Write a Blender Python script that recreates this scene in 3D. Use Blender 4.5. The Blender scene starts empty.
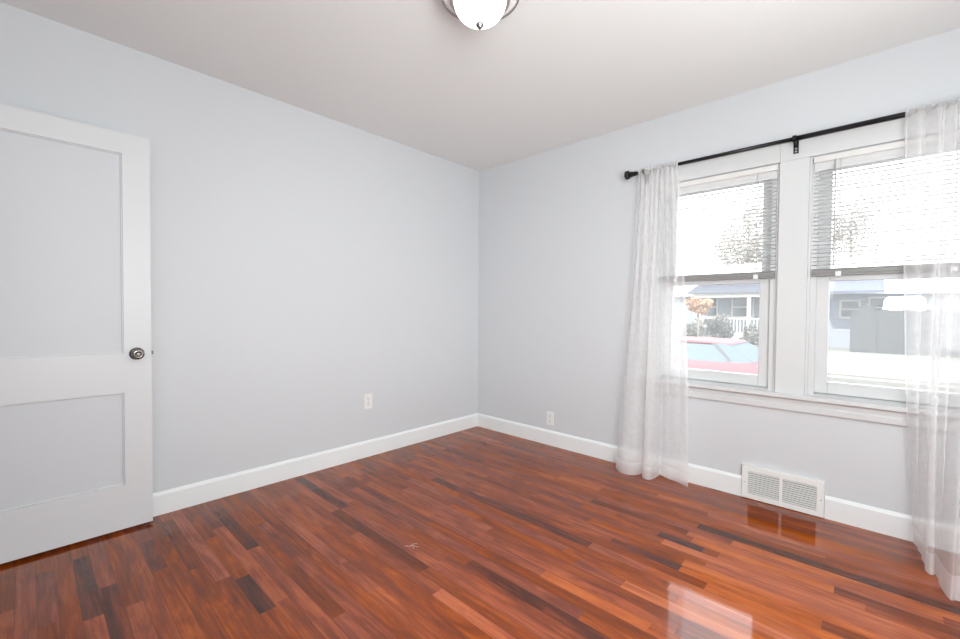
import bpy, bmesh, math, random
import numpy as np
from mathutils import Vector, Matrix

random.seed(7)
rng = np.random.default_rng(11)
SC = bpy.context.scene
COL = SC.collection

# ------------------------------------------------------------------ camera
cam_d = bpy.data.cameras.new('camera')
cam = bpy.data.objects.new('camera', cam_d)
COL.objects.link(cam)
F_PX, YAW, PITCH, ROLL = 425.81, 0.754389, -0.0221, 0.008095
fw = Vector((-math.sin(YAW) * math.cos(PITCH), math.cos(YAW) * math.cos(PITCH), math.sin(PITCH)))
rt = Vector((math.cos(YAW), math.sin(YAW), 0))
up = rt.cross(fw)
r2 = math.cos(ROLL) * rt + math.sin(ROLL) * up
u2 = -math.sin(ROLL) * rt + math.cos(ROLL) * up
cam.matrix_world = Matrix(((r2.x, u2.x, -fw.x, 2.8869), (r2.y, u2.y, -fw.y, -3.0451),
                           (r2.z, u2.z, -fw.z, 1.1442), (0, 0, 0, 1)))
cam_d.sensor_fit = 'HORIZONTAL'
cam_d.sensor_width = 36.0
cam_d.lens = F_PX * 36.0 / 960.0
cam_d.clip_start = 0.02
cam_d.clip_end = 300
SC.camera = cam

# ------------------------------------------------------------------ world, sun, lights, exposure
world = bpy.data.worlds.new('sky')
SC.world = world
world.use_nodes = True
wn = world.node_tree.nodes
wl = world.node_tree.links
bgn = wn['Background']
tc = wn.new('ShaderNodeTexCoord')
sep = wn.new('ShaderNodeSeparateXYZ')
rmp = wn.new('ShaderNodeValToRGB')
rmp.color_ramp.elements[0].position = 0.0
rmp.color_ramp.elements[0].color = (1.0, 0.985, 0.96, 1)
rmp.color_ramp.elements[1].position = 0.6
rmp.color_ramp.elements[1].color = (0.86, 0.93, 1.0, 1)
wl.new(tc.outputs['Generated'], sep.inputs[0])
wl.new(sep.outputs['Z'], rmp.inputs[0])
wl.new(rmp.outputs[0], bgn.inputs['Color'])
bgn.inputs['Strength'].default_value = 6.0

sun_d = bpy.data.lights.new('sun', 'SUN')
sun_d.energy = 12.0
sun_d.angle = math.radians(1.0)
sun_d.color = (1.0, 0.96, 0.9)
sun = bpy.data.objects.new('sun', sun_d)
COL.objects.link(sun)
sun.rotation_euler = Vector((0.30, 0.75, -0.72)).to_track_quat('-Z', 'Y').to_euler()


def area(name, loc, target, sx, sy, energy, color=(1, 1, 1)):
    d = bpy.data.lights.new(name, 'AREA')
    d.shape = 'RECTANGLE'
    d.size, d.size_y = sx, sy
    d.energy = energy
    d.color = color
    o = bpy.data.objects.new(name, d)
    COL.objects.link(o)
    o.location = loc
    o.rotation_euler = (Vector(target) - Vector(loc)).to_track_quat('-Z', 'Y').to_euler()
    return o


# unseen fill lights added to brighten the room, all behind or beside the camera
FC = (0.972, 1.0, 0.995)
area('soft_fill', (3.5, -2.6, 1.4), (0.0, -1.0, 1.3), 0.9, 1.2, 79, FC)
area('side_fill', (3.50, -1.45, 1.3), (1.6, -0.15, 0.9), 0.7, 1.2, 9, FC)
corner_fill = area('corner_fill', (3.1, -3.25, 1.7), (0.2, -0.2, 0.9), 0.4, 0.4, 6.4, FC)
corner_fill.data.spread = math.radians(70)
low_fill = area('low_fill', (2.3, -3.25, 1.5), (3.2, -0.4, 0.55), 0.4, 0.4, 0.9, FC)
low_fill.data.spread = math.radians(50)
area('ceiling_fill', (3.25, -1.6, 1.5), (3.2, -1.55, 2.5), 0.5, 1.2, 8, FC)

SC.view_settings.view_transform = 'Standard'
SC.view_settings.look = 'None'
SC.view_settings.gamma = 1.0
SC.view_settings.use_curve_mapping = False
SC.view_settings.exposure = 0.0
SC.cycles.max_bounces = 10
SC.cycles.diffuse_bounces = 5
SC.cycles.transparent_max_bounces = 32
SC.cycles.use_denoising = True

# ------------------------------------------------------------------ materials


def mat(name, color, rough=0.6, metallic=0.0, noise=0.0, nscale=8.0, bump=0.0, bscale=60.0, coat=0.0,
        spec=0.5, emit=None, estr=0.0):
    m = bpy.data.materials.new(name)
    m.use_nodes = True
    nt = m.node_tree
    b = nt.nodes['Principled BSDF']
    b.inputs['Base Color'].default_value = (*color, 1)
    b.inputs['Roughness'].default_value = rough
    b.inputs['Metallic'].default_value = metallic
    b.inputs['Coat Weight'].default_value = coat
    b.inputs['Coat Roughness'].default_value = 0.06
    b.inputs['Specular IOR Level'].default_value = spec
    if emit:
        b.inputs['Emission Color'].default_value = (*emit, 1)
        b.inputs['Emission Strength'].default_value = estr
    if noise or bump:
        t = nt.nodes.new('ShaderNodeTexCoord')
    if noise:
        n = nt.nodes.new('ShaderNodeTexNoise')
        n.inputs['Scale'].default_value = nscale
        n.inputs['Detail'].default_value = 5
        nt.links.new(t.outputs['Object'], n.inputs['Vector'])
        r = nt.nodes.new('ShaderNodeValToRGB')
        r.color_ramp.elements[0].position = 0.3
        r.color_ramp.elements[1].position = 0.7
        r.color_ramp.elements[0].color = (*[c * (1 - noise) for c in color], 1)
        r.color_ramp.elements[1].color = (*[min(1, c * (1 + noise)) for c in color], 1)
        nt.links.new(n.outputs['Fac'], r.inputs[0])
        nt.links.new(r.outputs[0], b.inputs['Base Color'])
    if bump:
        n2 = nt.nodes.new('ShaderNodeTexNoise')
        n2.inputs['Scale'].default_value = bscale
        n2.inputs['Detail'].default_value = 3
        nt.links.new(t.outputs['Object'], n2.inputs['Vector'])
        bp = nt.nodes.new('ShaderNodeBump')
        bp.inputs['Strength'].default_value = bump
        bp.inputs['Distance'].default_value = 0.002
        nt.links.new(n2.outputs['Fac'], bp.inputs['Height'])
        nt.links.new(bp.outputs[0], b.inputs['Normal'])
    return m


def mat_sheer(name, color, opacity, transl=0.55):
    m = bpy.data.materials.new(name)
    m.use_nodes = True
    nt = m.node_tree
    nt.nodes.clear()
    out = nt.nodes.new('ShaderNodeOutputMaterial')
    mix = nt.nodes.new('ShaderNodeMixShader')
    tr = nt.nodes.new('ShaderNodeBsdfTransparent')
    mx2 = nt.nodes.new('ShaderNodeMixShader')
    df = nt.nodes.new('ShaderNodeBsdfDiffuse')
    tl = nt.nodes.new('ShaderNodeBsdfTranslucent')
    df.inputs[0].default_value = (*color, 1)
    tl.inputs[0].default_value = (*color, 1)
    mx2.inputs[0].default_value = transl
    # woven threads vary the cover a little
    t = nt.nodes.new('ShaderNodeTexCoord')
    n = nt.nodes.new('ShaderNodeTexNoise')
    n.inputs['Scale'].default_value = 30
    nt.links.new(t.outputs['Object'], n.inputs['Vector'])
    mr = nt.nodes.new('ShaderNodeMapRange')
    mr.inputs['To Min'].default_value = opacity - 0.05
    mr.inputs['To Max'].default_value = opacity + 0.05
    nt.links.new(n.outputs['Fac'], mr.inputs['Value'])
    nt.links.new(mr.outputs[0], mix.inputs[0])
    nt.links.new(df.outputs[0], mx2.inputs[1])
    nt.links.new(tl.outputs[0], mx2.inputs[2])
    nt.links.new(tr.outputs[0], mix.inputs[1])
    nt.links.new(mx2.outputs[0], mix.inputs[2])
    nt.links.new(mix.outputs[0], out.inputs[0])
    return m


def mat_glass(name, tint=(0.96, 0.98, 0.98)):
    m = bpy.data.materials.new(name)
    m.use_nodes = True
    nt = m.node_tree
    nt.nodes.clear()
    out = nt.nodes.new('ShaderNodeOutputMaterial')
    mix = nt.nodes.new('ShaderNodeMixShader')
    fr = nt.nodes.new('ShaderNodeFresnel')
    fr.inputs[0].default_value = 1.35
    tr = nt.nodes.new('ShaderNodeBsdfTransparent')
    tr.inputs[0].default_value = (*tint, 1)
    gl = nt.nodes.new('ShaderNodeBsdfGlossy')
    gl.inputs['Roughness'].default_value = 0.02
    nt.links.new(fr.outputs[0], mix.inputs[0])
    nt.links.new(tr.outputs[0], mix.inputs[1])
    nt.links.new(gl.outputs[0], mix.inputs[2])
    # glare haze mixed into the pane to wash out the view outside
    mx = nt.nodes.new('ShaderNodeMixShader')
    mx.inputs[0].default_value = 0.065
    tl = nt.nodes.new('ShaderNodeBsdfTranslucent')
    tl.inputs[0].default_value = (0.95, 0.96, 0.98, 1)
    nt.links.new(mix.outputs[0], mx.inputs[1])
    nt.links.new(tl.outputs[0], mx.inputs[2])
    nt.links.new(mx.outputs[0], out.inputs[0])
    return m


def mat_siding(name, color, pitch=0.13):
    m = mat(name, color, 0.7)
    nt = m.node_tree
    b = nt.nodes['Principled BSDF']
    t = nt.nodes.new('ShaderNodeTexCoord')
    w = nt.nodes.new('ShaderNodeTexWave')
    w.wave_type = 'BANDS'
    w.bands_direction = 'Z'
    w.wave_profile = 'SAW'
    w.inputs['Scale'].default_value = 0.314 / pitch
    nt.links.new(t.outputs['Object'], w.inputs['Vector'])
    bp = nt.nodes.new('ShaderNodeBump')
    bp.inputs['Strength'].default_value = 0.8
    bp.inputs['Distance'].default_value = 0.02
    nt.links.new(w.outputs['Fac'], bp.inputs['Height'])
    nt.links.new(bp.outputs[0], b.inputs['Normal'])
    return m


def mat_wood():
    m = bpy.data.materials.new('red_oak_strip_floor')
    m.use_nodes = True
    nt = m.node_tree
    N, Lk = nt.nodes, nt.links
    b = N['Principled BSDF']
    uv = N.new('ShaderNodeUVMap')
    uv.uv_map = 'grain'
    at = N.new('ShaderNodeAttribute')
    at.attribute_name = 'plank'
    sp = N.new('ShaderNodeSeparateColor')
    Lk.new(at.outputs['Color'], sp.inputs[0])

    def noise(sx, sy, detail, dist=0.0, rough=0.55):
        mp = N.new('ShaderNodeMapping')
        mp.inputs['Scale'].default_value = (sx, sy, 1)
        Lk.new(uv.outputs[0], mp.inputs[0])
        n = N.new('ShaderNodeTexNoise')
        n.inputs['Scale'].default_value = 1.0
        n.inputs['Detail'].default_value = detail
        n.inputs['Roughness'].default_value = rough
        n.inputs['Distortion'].default_value = dist
        Lk.new(mp.outputs[0], n.inputs['Vector'])
        return n
    blot = noise(2.4, 11, 5, 1.1, 0.6)
    fine = noise(7, 150, 5, 0.8, 0.6)
    streak = noise(1.6, 34, 4, 2.2)

    def math_(op, a, bb, clamp=False):
        x = N.new('ShaderNodeMath')
        x.operation = op
        x.use_clamp = clamp
        for i, v in enumerate((a, bb)):
            if isinstance(v, (int, float)):
                x.inputs[i].default_value = v
            else:
                Lk.new(v, x.inputs[i])
        return x.outputs[0]
    v = math_('SUBTRACT', blot.outputs['Fac'], 0.5)
    v = math_('MULTIPLY', v, 0.78)
    f = math_('MULTIPLY', math_('SUBTRACT', fine.outputs['Fac'], 0.5), 0.30)
    s = math_('MULTIPLY', math_('SUBTRACT', streak.outputs['Fac'], 0.5), 0.50)
    tot = math_('ADD', math_('ADD', sp.outputs[0], v), math_('ADD', f, s), True)
    r = N.new('ShaderNodeValToRGB')
    e = r.color_ramp.elements
    e[0].position = 0.0
    e[0].color = (0.036, 0.015, 0.011, 1)
    e[1].position = 1.0
    e[1].color = (0.60, 0.150, 0.018, 1)
    for pos, c in ((0.25, (0.105, 0.022, 0.0085)), (0.5, (0.245, 0.043, 0.0065)), (0.72, (0.42, 0.082, 0.0085))):
        k = e.new(pos)
        k.color = (*c, 1)
    Lk.new(tot, r.inputs[0])
    # each strip's own red or brown cast
    hs = N.new('ShaderNodeHueSaturation')
    Lk.new(r.outputs[0], hs.inputs['Color'])
    Lk.new(math_('ADD', math_('MULTIPLY', sp.outputs[1], 0.006), 0.4985), hs.inputs['Hue'])
    Lk.new(math_('ADD', math_('MULTIPLY', sp.outputs[1], 0.12), 0.90), hs.inputs['Saturation'])
    # seams between strips
    uv2 = N.new('ShaderNodeUVMap')
    uv2.uv_map = 'edge'
    sx = N.new('ShaderNodeSeparateXYZ')
    Lk.new(uv2.outputs[0], sx.inputs[0])
    ed = math_('MINIMUM', sx.outputs[1], math_('SUBTRACT', 1.0, sx.outputs[1]))
    seam = math_('GREATER_THAN', ed, 0.016)
    mix = N.new('ShaderNodeMix')
    mix.data_type = 'RGBA'
    Lk.new(math_('ADD', math_('MULTIPLY', seam, 0.45), 0.55), mix.inputs[0])
    mix.inputs[6].default_value = (0.012, 0.006, 0.004, 1)
    Lk.new(hs.outputs[0], mix.inputs[7])
    Lk.new(mix.outputs[2], b.inputs['Base Color'])
    b.inputs['Roughness'].default_value = 0.38
    b.inputs['Coat Weight'].default_value = 1.0
    b.inputs['Coat Roughness'].default_value = 0.055
    b.inputs['Coat IOR'].default_value = 1.39
    b.inputs['Specular IOR Level'].default_value = 0.0
    bn = noise(3.0, 22, 2)
    bp = N.new('ShaderNodeBump')
    bp.inputs['Strength'].default_value = 0.10
    bp.inputs['Distance'].default_value = 0.001
    Lk.new(bn.outputs['Fac'], bp.inputs['Height'])
    Lk.new(bp.outputs[0], b.inputs['Coat Normal'])
    return m


M_WALL = mat('wall_paint_grey', (0.602, 0.622, 0.645), 0.55, bump=0.05, bscale=90)
M_CEIL = mat('ceiling_paint', (0.81, 0.82, 0.81), 0.75, bump=0.08, bscale=60)
M_TRIM = mat('white_trim_paint', (0.62, 0.632, 0.637), 0.35)
M_BASE = mat('white_baseboard_lightened', (0.79, 0.815, 0.82), 0.35)  # lighter copy of the trim white, making up for weak light low down
M_DOOR = mat('white_door_paint', (0.655, 0.666, 0.683), 0.38)
M_PANEL = mat('grey_door_panel_paint', (0.605, 0.622, 0.652), 0.5)
M_WOOD = mat_wood()
M_BLACK = mat('black_rod_metal', (0.012, 0.012, 0.013), 0.32, 0.4)
M_NICKEL = mat('aged_nickel', (0.26, 0.245, 0.225), 0.2, 1.0, noise=0.35, nscale=90)
M_BRUSH = mat('brushed_nickel', (0.42, 0.41, 0.40), 0.4, 0.85)
M_PLASTIC = mat('white_plastic', (0.78, 0.775, 0.765), 0.35)
M_SLOT = mat('dark_slot', (0.03, 0.03, 0.03), 0.7)
M_DUCT = mat('duct_shade', (0.02, 0.02, 0.022), 0.9)
M_REG = mat('white_register_enamel', (0.80, 0.80, 0.785), 0.35)
M_SHEER = mat_sheer('white_sheer_voile', (0.97, 0.965, 0.97), 0.42, 0.42)
M_HEM = mat_sheer('white_sheer_hem', (0.97, 0.965, 0.97), 0.60, 0.42)
M_GLASS = mat_glass('window_glass')
M_SLAT = mat_sheer('white_blind_slat', (0.84, 0.84, 0.84), 0.96, 0.20)
M_RAIL = mat('grey_blind_rail', (0.24, 0.24, 0.235), 0.5)
M_HEADR = mat('white_blind_headrail', (0.72, 0.71, 0.69), 0.45)
M_CORD = mat('grey_cord', (0.45, 0.45, 0.44), 0.7)
M_OPAL = mat('opal_glass_lit', (0.9, 0.9, 0.9), 0.25, emit=(1.0, 0.985, 0.96), estr=2.2)
M_PAN = mat('white_lamp_pan', (0.93, 0.93, 0.92), 0.25, coat=0.4)

# ------------------------------------------------------------------ mesh helpers


class MB:
    def __init__(self):
        self.bm = bmesh.new()

    def box(self, x0, x1, y0, y1, z0, z1):
        v = [self.bm.verts.new((x, y, z)) for x in (x0, x1) for y in (y0, y1) for z in (z0, z1)]
        for f in ((0, 1, 3, 2), (4, 6, 7, 5), (0, 4, 5, 1), (2, 3, 7, 6), (0, 2, 6, 4), (1, 5, 7, 3)):
            self.bm.faces.new([v[i] for i in f])
        return self

    def obox(self, c, ax, ay, az, hx, hy, hz):
        c, ax, ay, az = Vector(c), Vector(ax), Vector(ay), Vector(az)
        v = [self.bm.verts.new(c + ax * sx * hx + ay * sy * hy + az * sz * hz)
             for sx in (-1, 1) for sy in (-1, 1) for sz in (-1, 1)]
        for f in ((0, 1, 3, 2), (4, 6, 7, 5), (0, 4, 5, 1), (2, 3, 7, 6), (0, 2, 6, 4), (1, 5, 7, 3)):
            self.bm.faces.new([v[i] for i in f])
        return self

    def prism(self, poly, axis, a, b):
        """poly: 2-D points in the plane normal to axis (x: (y,z), y: (x,z), z: (x,y))."""
        def P(p, t):
            return {'x': (t, p[0], p[1]), 'y': (p[0], t, p[1]), 'z': (p[0], p[1], t)}[axis]
        va = [self.bm.verts.new(P(p, a)) for p in poly]
        vb = [self.bm.verts.new(P(p, b)) for p in poly]
        n = len(poly)
        for i in range(n):
            self.bm.faces.new((va[i], va[(i + 1) % n], vb[(i + 1) % n], vb[i]))
        self.bm.faces.new(va[::-1])
        self.bm.faces.new(vb)
        return self

    def lathe(self, prof, origin, axis=(0, 0, 1), seg=32):
        """prof: (radius, height) along axis."""
        A = Vector(axis).normalized()
        U = A.orthogonal().normalized()
        V = A.cross(U)
        o = Vector(origin)
        rings = []
        for r, h in prof:
            if r < 1e-6:
                rings.append([self.bm.verts.new(o + A * h)])
            else:
                rings.append([self.bm.verts.new(o + A * h + (U * math.cos(t) + V * math.sin(t)) * r)
                              for t in [2 * math.pi * k / seg for k in range(seg)]])
        for a, b in zip(rings, rings[1:]):
            for k in range(seg):
                k2 = (k + 1) % seg
                if len(a) == 1 and len(b) == 1:
                    continue
                if len(a) == 1:
                    self.bm.faces.new((a[0], b[k2], b[k]))
                elif len(b) == 1:
                    self.bm.faces.new((a[k], a[k2], b[0]))
                else:
                    self.bm.faces.new((a[k], a[k2], b[k2], b[k]))
        return self

    def tube(self, pts, radii, seg=10, cap=True):
        pts = [Vector(p) for p in pts]
        if isinstance(radii, (int, float)):
            radii = [radii] * len(pts)
        rings = []
        for i, p in enumerate(pts):
            d = (pts[min(i + 1, len(pts) - 1)] - pts[max(i - 1, 0)]).normalized()
            ref = Vector((0, 0, 1)) if abs(d.z) < 0.9 else Vector((1, 0, 0))
            U = d.cross(ref).normalized()
            V = d.cross(U)
            rings.append([self.bm.verts.new(p + (U * math.cos(t) + V * math.sin(t)) * radii[i])
                          for t in [2 * math.pi * k / seg for k in range(seg)]])
        for a, b in zip(rings, rings[1:]):
            for k in range(seg):
                k2 = (k + 1) % seg
                self.bm.faces.new((a[k], a[k2], b[k2], b[k]))
        if cap:
            self.bm.faces.new(rings[0][::-1])
            self.bm.faces.new(rings[-1])
        return self

    def grid(self, P):
        """P[i][j] points -> quad sheet."""
        v = [[self.bm.verts.new(p) for p in row] for row in P]
        for i in range(len(v) - 1):
            for j in range(len(v[0]) - 1):
                self.bm.faces.new((v[i][j], v[i][j + 1], v[i + 1][j + 1], v[i + 1][j]))
        return self

    def build(self, name, material, parent=None, bevel=0.0, smooth=False, solid=0.0):
        bmesh.ops.recalc_face_normals(self.bm, faces=self.bm.faces)
        off = Vector((0, 0, 0))
        q = parent
        while q is not None:
            off += q.location
            q = q.parent
        for v in self.bm.verts:
            v.co -= off
        me = bpy.data.meshes.new(name)
        self.bm.to_mesh(me)
        self.bm.free()
        me.materials.append(material)
        if smooth:
            for p in me.polygons:
                p.use_smooth = True
        o = bpy.data.objects.new(name, me)
        COL.objects.link(o)
        if parent is not None:
            o.parent = parent
        if bevel:
            bv = o.modifiers.new('bevel', 'BEVEL')
            bv.width = bevel
            bv.segments = 2
            bv.limit_method = 'ANGLE'
            bv.angle_limit = math.radians(40)
        if solid:
            sd = o.modifiers.new('solid', 'SOLIDIFY')
            sd.thickness = solid
            sd.offset = 0
        return o


def tag(o, label, cat, group=None, kind=None):
    o['label'] = label
    o['category'] = cat
    if group:
        o['group'] = group
    if kind:
        o['kind'] = kind
    return o


def thing(name, loc, label, cat, group=None, kind=None):
    o = bpy.data.objects.new(name, None)
    o.empty_display_size = 0.1
    o.location = loc
    COL.objects.link(o)
    return tag(o, label, cat, group, kind)


# ------------------------------------------------------------------ room shell
RX, RY, H = 3.60, -3.45, 2.5          # right wall x, front wall y, ceiling height
T = 0.14                               # wall thickness
WZ0, WZ1 = 0.655, 2.022                # window opening bottom / top
LW = (1.735, 2.440)                    # left window opening
RW = (2.580, 3.285)                    # right window opening

# floor: strips of mahogany-stained oak running along x
Wp = 0.0572
DARK, ORANGE, MID = 0.14, 0.80, 0.5
special = {}                            # (row) -> list of (x0, x1, tone)


def sp(x0, x1, y, tone):
    special.setdefault(int(-y // Wp), []).append((x0, x1, tone))


sp(0.18, 0.73, -2.29, 0.24); sp(0.93, 1.22, -2.456, 0.14); sp(0.05, 0.66, -1.83, 0.27)
sp(0.12, 0.72, -2.52, 0.33); sp(0.29, 0.62, -2.675, 0.30); sp(0.60, 1.05, -2.83, 0.29)
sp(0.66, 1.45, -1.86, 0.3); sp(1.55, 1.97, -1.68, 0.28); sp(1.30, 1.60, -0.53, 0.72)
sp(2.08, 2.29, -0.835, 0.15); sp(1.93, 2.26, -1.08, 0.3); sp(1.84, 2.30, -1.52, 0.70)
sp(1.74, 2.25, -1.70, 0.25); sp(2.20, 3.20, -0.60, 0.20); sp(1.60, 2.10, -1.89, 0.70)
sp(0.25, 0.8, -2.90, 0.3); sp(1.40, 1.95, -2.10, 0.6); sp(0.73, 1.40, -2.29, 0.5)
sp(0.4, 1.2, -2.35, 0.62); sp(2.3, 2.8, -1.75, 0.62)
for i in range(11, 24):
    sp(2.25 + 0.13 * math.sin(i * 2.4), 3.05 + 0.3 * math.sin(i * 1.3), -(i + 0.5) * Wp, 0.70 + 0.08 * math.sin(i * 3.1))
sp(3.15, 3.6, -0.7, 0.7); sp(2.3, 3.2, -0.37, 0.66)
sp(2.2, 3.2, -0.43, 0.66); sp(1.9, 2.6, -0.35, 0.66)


def build_floor():
    bm = bmesh.new()
    ug = bm.loops.layers.uv.new('grain')
    ue = bm.loops.layers.uv.new('edge')
    ca = bm.loops.layers.float_color.new('plank')
    x_lo, x_hi = -0.02, RX + 0.02
    row = 0
    y = 0.02
    while y > RY - 1.2:
        y0, y1 = -(row + 1) * Wp, -row * Wp
        cuts = []
        taken = sorted(special.get(row, []))
        x = x_lo
        k = 0
        first = True
        while x < x_hi - 1e-6:
            L = random.choice((0.5, 0.8, 1.1, 1.4, 1.7)) * random.uniform(0.85, 1.15)
            if first:
                L *= random.uniform(0.3, 1)
                first = False
            nx = min(x + L, x_hi)
            tone = min(0.75, max(0.28, random.gauss(0.49, 0.05)))
            if random.random() < 0.03:
                tone = random.uniform(0.2, 0.34)
            if k < len(taken):
                a, b, tn = taken[k]
                if x >= a - 1e-6:
                    nx, tone = b, tn
                    k += 1
                elif nx > a - 0.15:
                    nx = a
            cuts.append((x, nx, tone))
            x = nx
        for a, b, tone in cuts:
            vs = [bm.verts.new(q) for q in ((a, y0, 0), (b, y0, 0), (b, y1, 0), (a, y1, 0))]
            f = bm.faces.new(vs)
            ou, ov, hue = random.uniform(0, 60), random.uniform(0, 60), random.random()
            for lp, (u, v) in zip(f.loops, ((0, 0), (1, 0), (1, 1), (0, 1))):
                lp[ug].uv = (ou + u * (b - a), ov + v * Wp)
                lp[ue].uv = (u, v)
                lp[ca] = (tone, hue, 0, 1)
        row += 1
        y = y0
    # slab under the strips
    m = MB()
    m.bm.free()
    m.bm = bm
    m.box(x_lo, x_hi, RY - 1.2, 0.0, -0.12, -0.004)
    return m.build('floor', M_WOOD)


floor = tag(build_floor(), 'glossy red-brown hardwood strip floor', 'floor', kind='structure')
ms = MB()
for pts in (((1.245, -1.80), (1.262, -1.775), (1.29, -1.765)), ((1.255, -1.79), (1.25, -1.765), (1.262, -1.75)),
            ((1.262, -1.778), (1.285, -1.79)), ((1.24, -1.795), (1.236, -1.81))):
    ms.tube([(x, y, 0.0003) for x, y in pts], 0.0012, 5)
ms.build('scuff_mark', mat('pale_scuff', (0.45, 0.33, 0.28), 0.6), floor)['label'] = 'small pale scuff mark'

m = MB(); m.box(-T, 0, RY - T, T, -0.12, H); wl_ = m.build('wall_left', M_WALL)
tag(wl_, 'pale grey painted left wall behind the open door', 'wall', kind='structure')
m = MB()
m.box(0, LW[0], 0, T, -0.12, H)
m.box(RW[1], RX + T, 0, T, -0.12, H)
m.box(LW[1], RW[0], 0, T, WZ0, WZ1)
m.box(LW[0], RW[1], 0, T, -0.12, WZ0)
m.box(LW[0], RW[1], 0, T, WZ1, H)
tag(m.build('wall_back', M_WALL), 'pale grey painted wall with the two windows', 'wall', kind='structure')
m = MB(); m.box(RX, RX + T, RY - T, 0, -0.12, H)
tag(m.build('wall_right', M_WALL), 'pale grey painted wall to the right of the windows', 'wall', kind='structure')
m = MB()
m.box(0.0, 0.10, RY - T, RY, -0.12, H); m.box(0.90, RX, RY - T, RY, -0.12, H); m.box(0.10, 0.90, RY - T, RY, 2.05, H)
tag(m.build('wall_front', M_WALL), 'pale grey painted wall behind the camera with the doorway', 'wall', kind='structure')
m = MB()  # unseen hall added to stop sun entering by the doorway
m.box(-T, RX + T, RY - 1.2 - T, RY - 1.2, -0.12, H); m.box(-T, 0, RY - 1.2, RY - T, -0.12, H); m.box(RX, RX + T, RY - 1.2, RY - T, -0.12, H)
tag(m.build('wall_hall_sunblock', M_WALL), 'pale grey hall walls added beyond the doorway to keep the sun out', 'wall', kind='structure')
m = MB(); m.box(-T, RX + T, RY - 1.2 - T, T, H, H + 0.15)
tag(m.build('ceiling', M_CEIL), 'off-white plastered ceiling', 'ceiling', kind='structure')


def base_profile(face, sgn):
    t, h = 0.016, 0.125
    return [(face, 0.0), (face + sgn * t, 0.0), (face + sgn * t, h - 0.016), (face + sgn * 0.009, h - 0.004),
            (face + sgn * 0.006, h), (face, h)]


m = MB(); m.prism(base_profile(0.0, 1), 'y', RY, -0.0005)
tag(m.build('baseboard_left', M_BASE), 'white baseboard along the left wall', 'baseboard', kind='structure')
m = MB()
m.prism(base_profile(0.0, -1), 'x', 0.0165, 2.282)
m.prism(base_profile(0.0, -1), 'x', 2.683, RX)
tag(m.build('baseboard_back', M_BASE), 'white baseboard below the windows, broken by the register', 'baseboard', kind='structure')
m = MB(); m.prism(base_profile(RX, -1), 'y', RY, -0.0165)
tag(m.build('baseboard_right', M_BASE), 'white baseboard along the right wall', 'baseboard', kind='structure')

# window casing: sides, mullion board, head
m = MB()
CY = -0.019
m.box(1.618, LW[0], CY, 0, 0.672, WZ1); m.box(RW[1], 3.402, CY, 0, 0.672, WZ1)
m.box(LW[1], RW[0], CY, 0, 0.672, WZ1)
m.box(1.618, LW[1], CY, 0, WZ1, 2.135); m.box(LW[1], 3.402, CY, 0, WZ1, 2.135)
m.box(1.605, 3.415, CY - 0.006, 0, 2.128, 2.146)
tag(m.build('trim_1', M_TRIM, bevel=0.003), 'white window casing around both windows', 'window casing', kind='structure')
# stool and apron
m = MB()
m.box(1.585, 3.435, -0.052, 0.02, 0.650, 0.674)
m.prism([(0, 0.572), (-0.016, 0.572), (-0.020, 0.580), (-0.020, 0.607), (-0.014, 0.613), (-0.014, 0.640), (-0.026, 0.650), (0, 0.650)],
        'x', 1.618, 3.402)
tag(m.build('trim_2', M_TRIM, bevel=0.003), 'white window stool and apron under both windows', 'window sill', kind='structure')


def window(n, x0, x1, label):
    w = thing('window_%d' % n, ((x0 + x1) / 2, 0.05, WZ0), label, 'window', kind='structure')
    j = 0.012
    m = MB()                                   # jamb lining, stops and sill
    m.box(x0, x0 + j, 0.0, T, WZ0, WZ1); m.box(x1 - j, x1, 0.0, T, WZ0, WZ1)
    m.box(x0 + j, x1 - j, 0.0, T, WZ1 - j, WZ1)
    for a, b in ((x0 + j, x0 + 0.040), (x1 - 0.040, x1 - j)):
        m.box(a, b, 0.012, 0.032, WZ0 + 0.02, WZ1 - j)          # inner stop
        m.box(a, b, 0.070, 0.078, WZ0 + 0.02, WZ1 - j)          # parting stop
    m.prism([(0.0, WZ0), (0.0, 0.674), (0.055, 0.690), (T + 0.03, 0.672), (T + 0.03, WZ0)], 'x', x0 + j, x1 - j)
    m.build('window_frame', M_TRIM, w, bevel=0.0015)
    gx0, gx1 = x0 + 0.096, x1 - 0.096
    sx0, sx1 = x0 + j + 0.001, x1 - j - 0.001
    # lower sash, on the room side
    lo = MB()
    ya, yb = 0.034, 0.068
    lo.box(sx0, gx0, ya, yb, 0.690, 1.362); lo.box(gx1, sx1, ya, yb, 0.690, 1.362)
    lo.box(gx0, gx1, ya, yb, 0.690, 0.757); lo.box(gx0, gx1, ya, yb, 1.322, 1.362)
    s1 = lo.build('lower_sash', M_TRIM, w, bevel=0.004)
    MB().box(gx0, gx1, 0.049, 0.053, 0.757, 1.322).build('pane', M_GLASS, s1)
    lk = MB(); lk.box((x0 + x1) / 2 - 0.03, (x0 + x1) / 2 + 0.03, 0.036, 0.066, 1.362, 1.372)
    lk.box((x0 + x1) / 2 - 0.008, (x0 + x1) / 2 + 0.026, 0.040, 0.054, 1.372, 1.380)
    lk.build('sash_lock', M_BRUSH, s1, bevel=0.002)['label'] = 'small metal sash lock'
    us = MB()
    ya, yb = 0.079, 0.112
    us.box(sx0, gx0, ya, yb, 1.330, 2.006); us.box(gx1, sx1, ya, yb, 1.330, 2.006)
    us.box(gx0, gx1, ya, yb, 1.330, 1.366); us.box(gx0, gx1, ya, yb, 1.955, 2.006)
    s2 = us.build('upper_sash', M_TRIM, w, bevel=0.004)
    MB().box(gx0, gx1, 0.093, 0.097, 1.366, 1.955).build('pane', M_GLASS, s2)
    return w


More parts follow.
